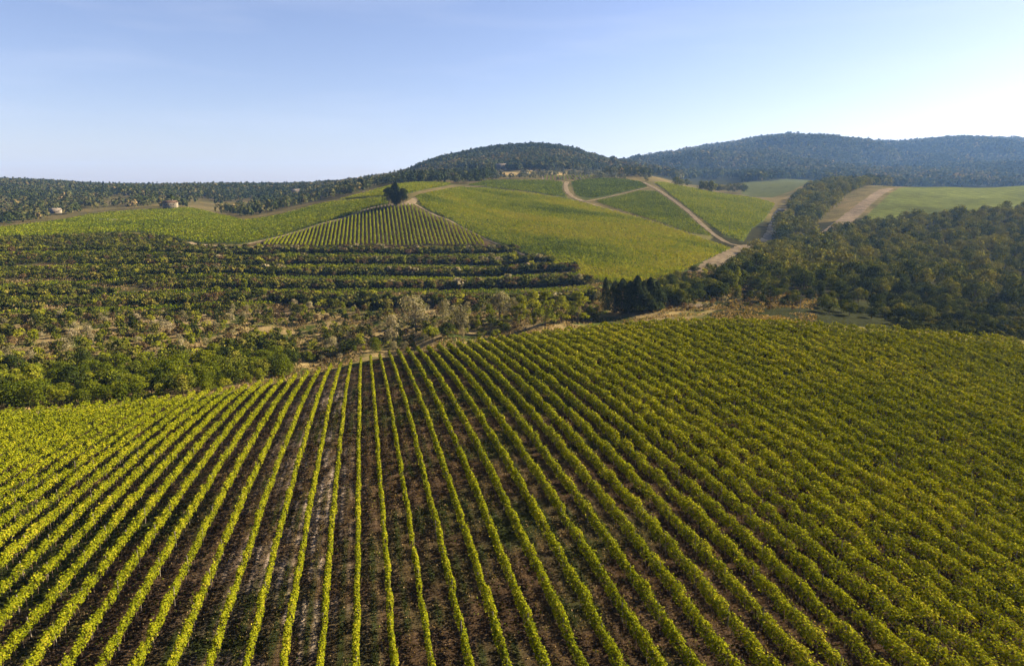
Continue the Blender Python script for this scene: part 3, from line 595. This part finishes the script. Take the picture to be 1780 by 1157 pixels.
# valley trees that stand out
for x, y, kd, h, wd, nm, lb in [
    (948, 566, 'poplar', 63, 1.25, 'poplar_tree', 'tall bright lime green tree beside the near field rim left of the cypresses'),
    (1004, 562, 'poplar', 56, 1.35, 'poplar_tree', 'rounded lime green tree just left of the cypress group'),
    (905, 562, 'poplar', 49, 1.2, 'poplar_tree', 'mid-sized yellow-green tree left of the tall lime green tree'),
    (850, 566, 'poplar', 39, 1.2, 'poplar_tree', 'small yellow-green tree between the grey willows and the lime green trees'),
    (1026, 560, 'poplar', 30, 1.2, 'poplar_tree', 'small green tree at the foot of the leftmost cypress'),
    (830, 572, 'poplar', 26, 1.2, 'poplar_tree', 'low yellow-green tree right of the slim pinkish grey willow'),
    (976, 562, 'poplar', 49, 1.1, 'poplar_tree', 'dull green tree between two bright lime green trees'),
    (925, 560, 'poplar', 56, 1.1, 'poplar_tree', 'green tree behind the left shoulder of the tall lime green tree'),
    (724, 575, 'willow', 63, 1.1, 'willow_tree', 'large pale grey-green willow above the middle of the field rim'),
    (800, 575, 'willow', 49, .95, 'willow_tree', 'slim pinkish grey willow right of the largest willow'),
    (682, 596, 'willow', 40, 1.0, 'willow_tree', 'bare-twigged pinkish tree above the field rim'),
    (870, 560, 'willow', 46, 1.1, 'willow_tree', 'pale feathery willow left of the lime green trees'),
    (898, 556, 'willow', 41, .8, 'willow_tree', 'narrow pinkish willow directly left of the lime green trees'),
    (770, 570, 'willow', 44, .8, 'willow_tree', 'pale thin tree between two willows in the valley'),
    (752, 594, 'limebush', 30, 1.2, 'lime_bush', 'bright yellow-green bush beside the white post on the rim'),
    (778, 588, 'round', 28, 1.0, 'broadleaf_tree', 'olive green round tree right of the bright yellow-green bush'),
    (608, 610, 'scrub', 24, 1.5, 'rounded_bush', 'dense round dark bush at the rim above the straight vine rows'),
    (628, 603, 'limebush', 22, 1.1, 'lime_bush', 'light green bush touching the dense round dark bush'),
    (576, 612, 'willow', 24, 1.3, 'pale_bush', 'silvery flowering bush left of the dense round dark bush'),
    (566, 622, 'scrub', 22, 1.3, 'rounded_bush', 'dark bush in front of the silvery flowering bush'),
    (928, 570, 'poplar', 26, .8, 'young_poplar', 'small narrow lime green sapling in front of the tall lime green tree'),
    (795, 462, 'poplar', 18, .7, 'young_poplar', 'lone bright yellow-green sapling on the upper terraces'),
    (866, 464, 'limebush', 12, .9, 'lime_bush', 'small bright bush on the upper terraces right of the lone sapling'),
    (60, 696, 'poplar', 66, 1.25, 'poplar_tree', 'yellow-green tree with dark shade beneath it near the left border'),
    (132, 690, 'round', 60, .95, 'broadleaf_tree', 'dark olive tree right of the yellow-green tree near the left border'),
    (150, 615, 'limebush', 28, .8, 'lime_bush', 'narrow bright yellow sapling behind the dark olive tree'),
    (200, 604, 'limebush', 22, .8, 'lime_bush', 'small yellow sapling in the dry grass right of the narrow one'),
    (250, 397, 'cypress', 10, 1.2, 'cypress_tree', 'small dark tree at the lower border of the left green field'),
    (156, 402, 'cypress', 9, .9, 'cypress_tree', 'tiny pointed dark tree left of the small one below the left green field'),
    (1316, 520, 'olive', 16, 1.3, 'grey_bush', 'round grey bush between the dirt clearing and the dark wood'),
    (1280, 512, 'poplar', 48, .6, 'poplar_tree', 'thin yellow-green tree at the left edge of the dark wood')]:
    one(x, y, kd, h, nm, lb, 'bush' if 'bush' in nm else 'tree', ymin=196 if 480 < x < 1040 and y > 540 else 140, ymax=700, wide=wd)
# rough valley along the rim of the near field, from the left
def tall(rngx): return (rngx.uniform(.75, 1.3),) * 2
groups_ = [
    ([(-120, 716), (100, 712), (250, 702), (400, 675), (505, 652), (500, 610), (440, 600), (330, 625), (200, 640), (100, 640), (-60, 650)], 3600, 3.2, 128, 230, [('green', .66), ('round', .10), ('limebush', .24)], (.7, 1.2), 'leafy bush in the thicket beside the left rim of the near field'),
    ([(-60, 650), (130, 640), (330, 622), (480, 600), (520, 585), (300, 570), (-60, 590)], 3800, 3.9, 150, 260, [('limebush', .36), ('green', .2), ('willow', .24), ('russet', .2)], (.6, 1.15), 'bush in the sunny scrub of the left valley floor'),
    ([(500, 640), (620, 616), (760, 592), (900, 574), (1040, 560), (1040, 545), (880, 548), (700, 560), (560, 575), (490, 600)], 3200, 3.3, 178, 262, [('green', .3), ('scrub', .15), ('limebush', .25), ('willow', .18), ('russet', .12)], (.45, .85), 'bush in the ditch between the near field and the terraces'),
    ([(-60, 590), (300, 570), (560, 560), (900, 545), (1040, 535), (1040, 520), (700, 520), (300, 545), (-60, 560)], 5200, 3.3, 215, 300, [('russet', .25), ('scrub', .25), ('green', .2), ('limebush', .18), ('willow', .12)], (.5, .95), 'bush on the rough ground at the foot of the terraces'),
    ([(1050, 548), (1150, 545), (1250, 540), (1390, 546), (1390, 520), (1240, 512), (1150, 525), (1050, 545)], 900, 5.5, 195, 300, [('russet', .45), ('scrub', .35), ('olive', .2)], (.35, .75), 'low shrub around the dirt clearing right of the cypresses'),
    ([(1140, 535), (1270, 508), (1250, 470), (1215, 470), (1180, 485), (1130, 505)], 1500, 4.2, 225, 360, [('round', .6), ('scrub', .25), ('limebush', .15)], (.5, .85), 'green tree between the cypresses and the dark wood'),
]
for poly, n_, md, y0, y1, kinds, sc, lab in groups_:
    pts = spread(poly, n_, md, g, y0, y1, lambda x, y: y > float(edge_Y(x / y)) + 3.2)
    ks = [k_ for k_, _ in kinds]; pr = np.array([p_ for _, p_ in kinds])
    word = {'scrub': 'dark green', 'green': 'fresh green', 'round': 'tall green', 'limebush': 'yellow-green', 'willow': 'pale grey', 'russet': 'brownish', 'olive': 'grey-green'}
    for x, y in pts:
        kd = ks[g.choice(len(ks), p=pr / pr.sum())]; s = g.uniform(*sc)
        if kd == 'round': s *= .72
        if kd == 'willow': s *= .62
        l = word[kd] + ' ' + lab
        addt(x, y, kd, (s * g.uniform(.9, 1.2), s), {'round': 'broadleaf_tree', 'willow': 'pale_bush', 'olive': 'grey_bush', 'russet': 'brown_bush', 'limebush': 'lime_bush'}.get(kd, 'bush'), l, 'tree' if kd == 'round' else 'bush', l)
# hedge bands of the terraces, in lines along the slope
for bi, (ln, wd_, den) in enumerate([([(380, 437), (620, 438), (760, 439), (860, 438), (900, 437)], 8, 1.0), ([(300, 452), (560, 457), (760, 457), (920, 454), (960, 456)], 9, 1.0), ([(300, 472), (560, 477), (760, 478), (920, 472), (1000, 470)], 8, 1.0),
        ([(400, 494), (620, 500), (800, 501), (960, 494), (1034, 492)], 7, 1.0), ([(470, 522), (640, 526), (800, 530), (960, 528), (1044, 518)], 8, 1.0)]):
    P_ = plan(ln, 230, 430); seg = np.linalg.norm(np.diff(P_, axis=0), axis=1); s = np.concatenate([[0], np.cumsum(seg)])
    for _ in range(int(s[-1] * 2.3 * den)):
        t_ = g.uniform(0, s[-1]); x = np.interp(t_, s, P_[:, 0]) + g.normal(0, .6); y = np.interp(t_, s, P_[:, 1]) + g.uniform(-wd_ * .7, wd_ * .55)
        if inpoly(np.array([x]), np.array([y + 2]), F_TRI)[0]: continue
        kd = g.choice(['scrub', 'russet', 'limebush', 'olive'], p=[.76, .18, .03, .03]); s_ = g.uniform(.75, 1.25)
        l = {'scrub': 'dark green', 'russet': 'brownish', 'limebush': 'yellow-green', 'olive': 'grey-green'}[kd] + ' bush in a hedge band along the terraces below the striped vineyard'
        addt(x, y, kd, (s_ * 1.15, s_), {'scrub': 'bush', 'russet': 'brown_bush', 'limebush': 'lime_bush', 'olive': 'grey_bush'}[kd], l, 'bush', l)
# dark plantation at the left: shrubs in bending lines
STRIPS = [plan(l_, 225, 460) for l_ in TERR]
poly = plan([(-200, 415), (60, 414), (150, 409), (245, 405), (300, 416), (330, 428), (430, 434), (500, 450), (480, 500), (430, 540), (300, 556), (120, 565), (-200, 560)], 225, 470)
lo, hi = poly.min(0), poly.max(0)
for oy in np.arange(lo[1], hi[1], 3.7):
    for ox in np.arange(lo[0], hi[0], 2.6):
        x = ox + g.normal(0, .5); y = oy + (x + 200) * .10 + 3 * math.sin(x / 40) + g.normal(0, .5)
        if not inpoly(np.array([x]), np.array([y]), poly)[0] or g.random() < .06: continue
        if float(fbm(np.array([x / 35]), np.array([y / 9]), 71)[0]) > .64: continue
        dy_ = min((y - float(np.interp(x, q_[:, 0], q_[:, 1])) for q_ in STRIPS), key=abs)
        if abs(dy_) < 3.4 and g.random() < .93: continue
        kd = g.choice(['scrub', 'russet', 'limebush'], p=[.86, .07, .07]); s_ = g.uniform(.62, 1.0) * (1.35 if 3.4 <= dy_ < 8.5 else (.9 if 8.5 <= dy_ else 1))
        l = {'scrub': 'dark green', 'russet': 'brownish', 'limebush': 'yellow-green'}[kd] + ' shrub in the dark plantation at the left below the green field'
        addt(x, y, kd, (s_, s_), {'scrub': 'shrub', 'russet': 'brown_bush', 'limebush': 'lime_bush'}[kd], l, 'shrub', l)
# the dark wood on the right slope
for x, y in spread([(1240, 515), (1330, 528), (1400, 540), (1500, 552), (1640, 566), (1800, 574), (2000, 578), (2000, 352), (1790, 366), (1660, 378), (1580, 386), (1490, 396), (1410, 415), (1345, 428), (1300, 448), (1270, 470)], 30000, 5.8, g, 200, 620):
    near_ = y < 245 + max(0, x - 60) * .05
    s_ = float(np.clip(g.lognormal(-.30, .27), .4, 1.3)) * (.6 if near_ else 1)
    l = 'broadleaf tree in the dense dark wood covering the right slope'
    addt(x, y, 'round', (s_ * 1.05, s_), 'broadleaf_tree', l, 'tree', 'trees of the dark wood on the right slope')
for y in np.arange(158, 262, 3.6):
    for x in np.arange(60, 260, 2.5):
        px, py = project(x, y, float(zf(x, y)))
        if px < 1560 - (y - 160) * .6 + 60 * float(fbm(np.array([x / 20]), np.array([y / 20]), 7)[0]) or px > 1860 or y < float(edge_Y(x / y)) + 8: continue
        s_ = g.uniform(.45, .9); addt(x + g.normal(0, .5), y + .12 * (x - 100) + g.normal(0, .4), 'scrub', (s_ * 1.2, s_), 'bush', 'low dark bush in the lines at the foot of the dark wood', 'bush', 'bushes at the foot of the dark wood')
# tree belt up the side valley
for x, y in spread([(1352, 425), (1402, 408), (1440, 372), (1475, 338), (1530, 318), (1500, 310), (1440, 318), (1400, 335), (1370, 365), (1355, 395)], 6000, 7.2, g, 430, 1000):
    s_ = g.uniform(.9, 1.5); l = 'olive green tree in the belt running up beside the tan slope'
    addt(x, y, 'round', (s_, s_), 'broadleaf_tree', l, 'tree', 'trees of the belt up the side valley')
for q in range(34):
    px = g.uniform(1138, 1262); x, y = at(px, 538 - .14 * (px - 1140) - g.uniform(0, 22), 205, 330); s_ = g.uniform(.45, .75)
    addt(x, y, 'round', (s_ * 1.1, s_), 'broadleaf_tree', 'dark green tree in the belt joining the cypresses to the dark wood', 'tree', 'trees joining the cypresses to the wood')
for px in (1218, 1226, 1236, 1246, 1256, 1266, 1276, 1286, 1292):
    x, y = at(px, 336 + g.uniform(-1, 1), 760, 1100); s_ = g.uniform(1.3, 1.7)
    addt(x, y, 'round', (s_, s_), 'broadleaf_tree', 'pale rounded tree in the hazy row behind the right vineyard crest', 'tree', 'trees in the hazy row behind the crest')
for px in (1176, 1184, 1194):
    x, y = at(px, 325, 760, 1100); addt(x, y, 'round', (1.3, 1.3), 'broadleaf_tree', 'pale tree of the small hazy cluster behind the crest, left of the longer row', 'tree', 'small hazy cluster behind the crest')
TREES.sort(key=lambda t: (not t[9], t[0]))
seen = {'tree': 0, 'bush': 0}; rest = {'tree': [], 'bush': []}; keep = []
for t in TREES:
    kn = 'tree' if t[7] == 'tree' else 'bush'
    if seen[kn] < 295 or t[9]: seen[kn] += 1; keep.append(t)
    else: rest[kn].append(t)
print('trees', seen, len(rest['tree']), len(rest['bush']))
for _, x, y, kd, sc, nm, lb, cat, grp, _f in keep:
    p = PR[kd][int(g.integers(len(PR[kd])))]
    e = link(nm, None, None, (x, y, float(zf(x, y)) - .05)); e.rotation_euler = (0, 0, float(g.uniform(0, 6.28))); e.scale = (sc[0], sc[0], sc[1])
    meta(e, lb, cat, grp); link('crown', p['crown'], e); link('trunk', p['trunk'], e)
def stamp(items, thin=1.0, grow=1.0):
    out = []
    for _, x, y, kd, sc, *_r in items:
        V_, F_, T_ = PR[kd][int(g.integers(len(PR[kd])))]['raw']; n_ = len(F_); sel = np.arange(n_)
        if thin < 1: sel = g.permutation(n_)[:int(n_ * thin)]
        Q = V_.reshape(-1, 4, 3)[sel]; cen = Q.mean(1, keepdims=True); Q = cen + (Q - cen) * grow
        a = g.uniform(0, 6.28); ca, sa = math.cos(a), math.sin(a); Q = Q.reshape(-1, 3)
        W_ = np.stack([(Q[:, 0] * ca - Q[:, 1] * sa) * sc[0] + x, (Q[:, 0] * sa + Q[:, 1] * ca) * sc[0] + y, Q[:, 2] * sc[1] + float(zf(x, y))], 1)
        out.append((W_, np.arange(len(W_), dtype=np.int32).reshape(-1, 4), np.clip(T_.reshape(-1, 4)[sel].ravel() + g.normal(0, .2), 0, 1)))
    return merge(out)
byk = {}
a_, b_, c_ = stamp(rest['tree'], .42, 1.35)
meta(link('woodland', np_mesh('woodland', a_, b_, M_TREE, c_)), 'dense mass of olive green tree crowns of the wood on the right slope', 'woodland', kind='stuff')
parts = {}
for t in rest['bush']: parts.setdefault({'russet': 'r', 'limebush': 'l', 'willow': 'w', 'olive': 'w'}.get(t[3], 's'), []).append(t)
allb = []; sc_me = None
mats = [M_HEDGE, M_RED, M_LIME, M_PALE]
Vs, Fs, Ts, Ms = [], [], [], []; off = 0
for mi, key in enumerate('srlw'):
    if key not in parts: continue
    a_, b_, c_ = stamp(parts[key], .27, 1.85); Vs.append(a_); Fs.append(b_ + off); Ts.append(c_); Ms.append(np.full(len(b_), mi)); off += len(a_)
sc_me = np_mesh('scrub', np.concatenate(Vs), np.concatenate(Fs), M_HEDGE, np.concatenate(Ts))
for m_ in mats[1:]: sc_me.materials.append(m_)
sc_me.polygons.foreach_set('material_index', np.concatenate(Ms).astype(np.int32))
meta(link('scrub', sc_me), 'countless dark shrubs and hedge growth over the terraces and the plantation', 'scrub', kind='stuff')

# ------------------------------------------------------------ far woods
def far_wood(name, label, pts, hmin, hmax, q, qs, seed, mat=M_FAR, tshift=0.):
    rng = np.random.default_rng(seed); pts = np.asarray(pts); n_ = len(pts)
    h = rng.uniform(hmin, hmax, n_); wd = h * rng.uniform(.7, 1.0, n_)
    con = rng.random(n_) < .12; wd = np.where(con, wd * .35, wd); h = np.where(con, h * 1.2, h)
    d = rng.normal(size=(n_, q, 3)); d[..., 2] = np.abs(d[..., 2]) * 1.1 - .15; d /= np.linalg.norm(d, axis=2, keepdims=True)
    z = zf(pts[:, 0], pts[:, 1])
    P_ = np.stack([pts[:, 0, None] + d[..., 0] * wd[:, None] / 2, pts[:, 1, None] + d[..., 1] * wd[:, None] / 2, z[:, None] + h[:, None] * (.35 + .65 * d[..., 2])], 2)
    T_ = np.clip(.5 + tshift + rng.normal(0, .16, n_)[:, None] + rng.normal(0, .08, (n_, q)) + (fbm(pts[:, 0] / 120, pts[:, 1] / 120, 81) - .5)[:, None] * .7, 0, 1)
    sz = (h[:, None] * qs * rng.uniform(.7, 1.3, (n_, q))).ravel()
    Vv, Ff, Tt = leaf_quads(P_.reshape(-1, 3), sz, (d + rng.normal(size=d.shape) * .35).reshape(-1, 3), rng, T_.ravel())
    meta(link(name, np_mesh(name, Vv, Ff, mat, Tt)), label, 'woodland', kind='stuff')
HOUSES = [at(297, 364, 690), at(97, 371, 600), at(786, 312, 740), at(871, 294, 900), at(515, 336, 700)]
def scatter(u0, u1, y0, y1, n_, rng, ok):
    u = rng.uniform(u0, u1, n_); Y = np.sqrt(rng.uniform(y0 * y0, y1 * y1, n_)); X = u * Y; k_ = ok(X, Y)
    for hx, hy in HOUSES: k_ &= ~((abs(X / Y - hx / hy) < 11 / hy) & (Y > hy - 75) & (Y < hy + 12))
    return np.stack([X[k_], Y[k_]], 1)
def pxy(X, Y): return project(X, Y, zf(X, Y))
TOPV = [F_LEFT, F_UP, F_BIG, F_TOP, F_DK, F_CEN, F_RT, F_MEAD, F_SM, F_BACK, F_TAN, F_TAN2, F_TAN3, F_TRI]
def free(X, Y):
    r = np.ones(X.shape, bool)
    for f_ in TOPV: r &= ~inpoly(X, Y, f_)
    return r
def ok_left(X, Y):
    px, py = pxy(X, Y); lim = np.interp(px, [0, 60, 100, 150, 200, 330, 380, 430, 500, 560, 640, 700, 760, 800], [392, 385, 377, 368, 364, 361, 372, 378, 364, 348, 334, 322, 316, 313])
    return free(X, Y) & (py < lim) & (px < 800) & ((fbm(X / 40, Y / 55, 83) < .56) | (Y > 1000))
rg = np.random.default_rng(11)
far_wood('far_wood', 'wooded ridge with scattered clearings along the left skyline', scatter(-.95, -.07, 560, 1700, 15000, rg, ok_left), 6, 11, 26, .28, 1)
def ok_hill(X, Y):
    px, py = pxy(X, Y); return free(X, Y) & (py < 297) & (px > 690) & (px < 1095)
far_wood('hill_wood', 'round wooded hill in the middle of the skyline', scatter(-.2, .2, 1040, 1700, 12000, rg, ok_hill), 8, 13, 22, .30, 2)
def ok_mt(X, Y):
    px, py = pxy(X, Y); return free(X, Y) & (px > 1060) & (py < np.where(px > 1290, 326, 312)) & ((Y > 1250) | (px > 1500))
far_wood('mountain_wood', 'hazy blue wooded mountain at the right of the skyline', scatter(.1, .95, 1000, 3500, 46000, rg, ok_mt), 10, 18, 10, .42, 3)
def ok_crest(X, Y):
    px, py = pxy(X, Y); return free(X, Y) & (px > 700) & (px < 1130) & (py < 317) & (py > 295) & (fbm(X / 30, Y / 50, 85) < .52)
far_wood('olive_grove', 'grey-green olive groves on the crest below the round hill', scatter(-.2, .2, 700, 1100, 2600, rg, ok_crest), 4, 7, 26, .3, 4, M_OLIVE)
def ok_edge(X, Y):
    px, py = pxy(X, Y); return free(X, Y) & (px > 690) & (px < 860) & (py < 321) & (py > 306)
far_wood('crest_wood', 'darker trees standing along the crest left of the round hill', scatter(-.2, 0, 650, 1000, 700, rg, ok_edge), 8, 13, 40, .2, 5, M_DARK, .15)
def ok_back(X, Y):
    px, py = pxy(X, Y); return (px > 1050) & (px < 1130) & (py < 316)
far_wood('saddle_wood', 'trees filling the saddle between the round hill and the mountain', scatter(.1, .22, 900, 1400, 700, rg, ok_back), 8, 12, 22, .28, 6)

# ------------------------------------------------------------ houses, poles
M_WALL = simple('plaster', (.13, .11, .08), (.18, .155, .115), .8); M_ROOF = simple('terracotta', (.085, .055, .036), (.13, .085, .058), 1.5); M_ROOFP = simple('pale_roof', (.17, .14, .11), (.24, .20, .16), 1.0)
M_PANE = simple('dark_pane', (.015, .018, .022), (.03, .035, .04), 1, .2); M_DOOR = simple('door_wood', (.05, .03, .02), (.08, .05, .03), 3)
def house(px, py, ymin, wd_, dp, h, rot, roofm, label, name='farmhouse'):
    x, y = at(px, py, ymin, 1800); e = link(name, None, None, (x, y, float(zf(x, y)))); e.rotation_euler = (0, 0, R(rot)); meta(e, label, 'house')
    hx, hy = wd_ / 2, dp / 2
    a, b, _n = box(-hx, hx, -hy, hy, -3, h); link('wall', np_mesh('wall', a, b, M_WALL), e)
    o, rz = .45, h + .004; ry = h + dp * .24
    V_ = np.array([(-hx - o, -hy - o, rz - .1), (hx + o, -hy - o, rz - .1), (hx + o, 0, ry), (-hx - o, 0, ry), (-hx - o, hy + o, rz - .1), (hx + o, hy + o, rz - .1)], float); V2 = V_ + np.array([0, 0, .3])
    F_ = [(0, 1, 2, 3), (3, 2, 5, 4), (6, 9, 8, 7), (9, 10, 11, 8), (0, 6, 7, 1), (4, 5, 11, 10), (0, 3, 9, 6), (3, 4, 10, 9), (1, 7, 8, 2), (2, 8, 11, 5)]
    link('roof', np_mesh('roof', np.concatenate([V_, V2]), np.array(F_, np.int32), roofm), e)
    a, b, _n = box(-.6, .6, -hy - .06, -hy + .02, 0, 2.2); link('door', np_mesh('door', a, b, M_DOOR), e)
    for q in (-.72, -.38, .38, .72):
        for z0 in ([1.1] if h < 4 else [1.1, 4.0]):
            a, b, _n = box(q * hx - .5, q * hx + .5, -hy - .05, -hy + .02, z0, z0 + 1.3); link('window', np_mesh('window', a, b, M_PANE), e)
    a, b, _n = box(hx * .4, hx * .4 + .8, -hy * .4, -hy * .4 + .7, h, ry + 1.2); link('chimney', np_mesh('chimney', a, b, M_WALL), e)
house(97, 371, 600, 10, 7, 3.6, 12, M_ROOFP, 'small pale-roofed house among trees above the left green field')
house(786, 312, 740, 15, 9, 5.6, -10, M_ROOF, 'pale villa among dark trees on the crest left of the round hill', 'villa')
house(871, 294, 900, 15, 9, 6, 8, M_ROOFP, 'pale villa at the foot of the round wooded hill', 'villa')
house(515, 336, 700, 13, 8, 4.2, 20, M_ROOFP, 'white house peeping out of the wood on the left ridge')
a, b, _n = box(-9, 9, -1.6, 1.6, -.3, 1.5); a[4:, 1] *= .35; x, y = at(191, 384, 400, 900)
o_ = link('white_sheeting', np_mesh('white_sheeting', a, b, simple('white_cover', (.38, .36, .34), (.5, .48, .46), .6)), None, (x, y, float(zf(x, y)))); o_.rotation_euler = (0, 0, R(-6)); meta(o_, 'long low white covered heap lying in the left green field', 'covered heap')
def pole(px, py, hpx, ymin, ymax, label, name='utility_pole', arm=True, r=.14):
    x, y = at(px, py, ymin, ymax); h = hpx * y / FPX * 1.02; e = link(name, None, None, (x, y, float(zf(x, y)))); meta(e, label, 'pole')
    a, b, _n = tube([(0, 0, -.5), (.02, 0, h * .5), (0, 0, h)], [r, r * .85, r * .65], 8); link('shaft', np_mesh('shaft', a, b, M_POST), e)
    if arm:
        a, b, _n = box(-1.1, 1.1, -.07, .07, h - .75, h - .6); link('crossarm', np_mesh('crossarm', a, b, M_POST), e)
        for q in (-.9, .9):
            a, b, _n = tube([(q, 0, h - .6), (q, 0, h - .45), (q, 0, h - .3)], [.06, .08, .04], 6); link('insulator', np_mesh('insulator', a, b, M_PANE), e)
pole(1267, 404, 13, 400, 600, 'pale pole with a crossarm in the vineyard right of the track junction', r=.16)
pole(1390, 541, 30, 185, 300, 'pale pole standing at the foot of the dark wood', r=.13)
pole(737, 594, 16, 150, 215, 'thin white post at the far rim of the near field', 'boundary_post', False, .09)

house(297, 364, 690, 12, 8, 6.5, 4, M_ROOF, 'tan stone barn at the upper edge of the left green field', 'stone_barn')
# ------------------------------------------------------------ ground litter: dry grass of the valley, clods and weeds of the aisles
def tufts(name, label, pts, hlo, hhi, wlo, whi, mat, seed, cat):
    rng = np.random.default_rng(seed); n_ = len(pts); z = zf(pts[:, 0], pts[:, 1]); h = rng.uniform(hlo, hhi, n_)
    P_ = np.stack([pts[:, 0], pts[:, 1], z + h * .4], 1); N = rng.normal(size=(n_, 3)); N[:, 2] *= .5
    Vv, Ff, Tt = leaf_quads(P_, h, N, rng, np.clip(rng.normal(.5, .2, n_), 0, 1), .6)
    meta(link(name, np_mesh(name, Vv, Ff, mat, Tt)), label, cat, kind='stuff')
def ok_val(X, Y):
    px, py = pxy(X, Y); ye = edge_Y(X / Y); return (Y > ye + 1) & (px > -80) & (px < 1420) & (fbm(X / 8, Y / 8, 95) > .46)
tufts('dry_grass', 'dry straw-coloured grass over the valley floor', scatter(-.85, .5, 130, 330, 150000, rg, ok_val), .3, .9, .2, .5, M_STRAW, 21, 'grass')
def ok_weed(X, Y):
    r = (X * math.cos(ROW_TH) - Y * math.sin(ROW_TH) - ROW_O) / ROW_S; fr = np.abs(r - np.round(r)); w_ = np.clip((-r - 6) / 5, 0, 1) * .5 + np.clip((r - 14) / 12, 0, 1) * .4
    return (Y < edge_Y(X / Y) - 1) & (fr > .12) & (fbm(X / 2.2, Y / 2.2, 97) > .53 - w_ * .3)
tufts('weeds', 'low weeds growing between the vine rows of the near field', scatter(-.85, .85, 30, 178, 120000, rg, ok_weed), .10, .30, .1, .3, M_TREE, 22, 'weeds')
def ok_clod(X, Y):
    r = (X * math.cos(ROW_TH) - Y * math.sin(ROW_TH) - ROW_O) / ROW_S; fr = np.abs(r - np.round(r))
    return (Y < edge_Y(X / Y) - 1) & (fr > .1) & (fbm(X / 3, Y / 3, 98) > .42)
tufts('straw_litter', 'dry prunings and straw lying in the aisles of the near field', scatter(-.8, .7, 30, 120, 160000, rg, ok_clod), .07, .20, .1, .3, M_STRAW, 23, 'litter')

# ------------------------------------------------------------ haze
def haze(density=0.56e-4):
    zt = float(GZ.max()) + 60; zb = float(GZ.min()) - 1
    V_, F_, _ = box(-9000, 9000, -60, 7600, zb, zt)
    m_, t, out = new_mat('haze_air'); v = node(t, 'ShaderNodeVolumePrincipled'); v.inputs['Color'].default_value = (.25, .48, 1, 1)
    v.inputs['Density'].default_value = density; v.inputs['Anisotropy'].default_value = .25
    t.links.new(v.outputs[0], out.inputs['Volume'])
    meta(link('haze', np_mesh('haze', V_, F_, m_)), 'thin blue haze between the camera and the far hills', 'haze', kind='stuff')
haze()
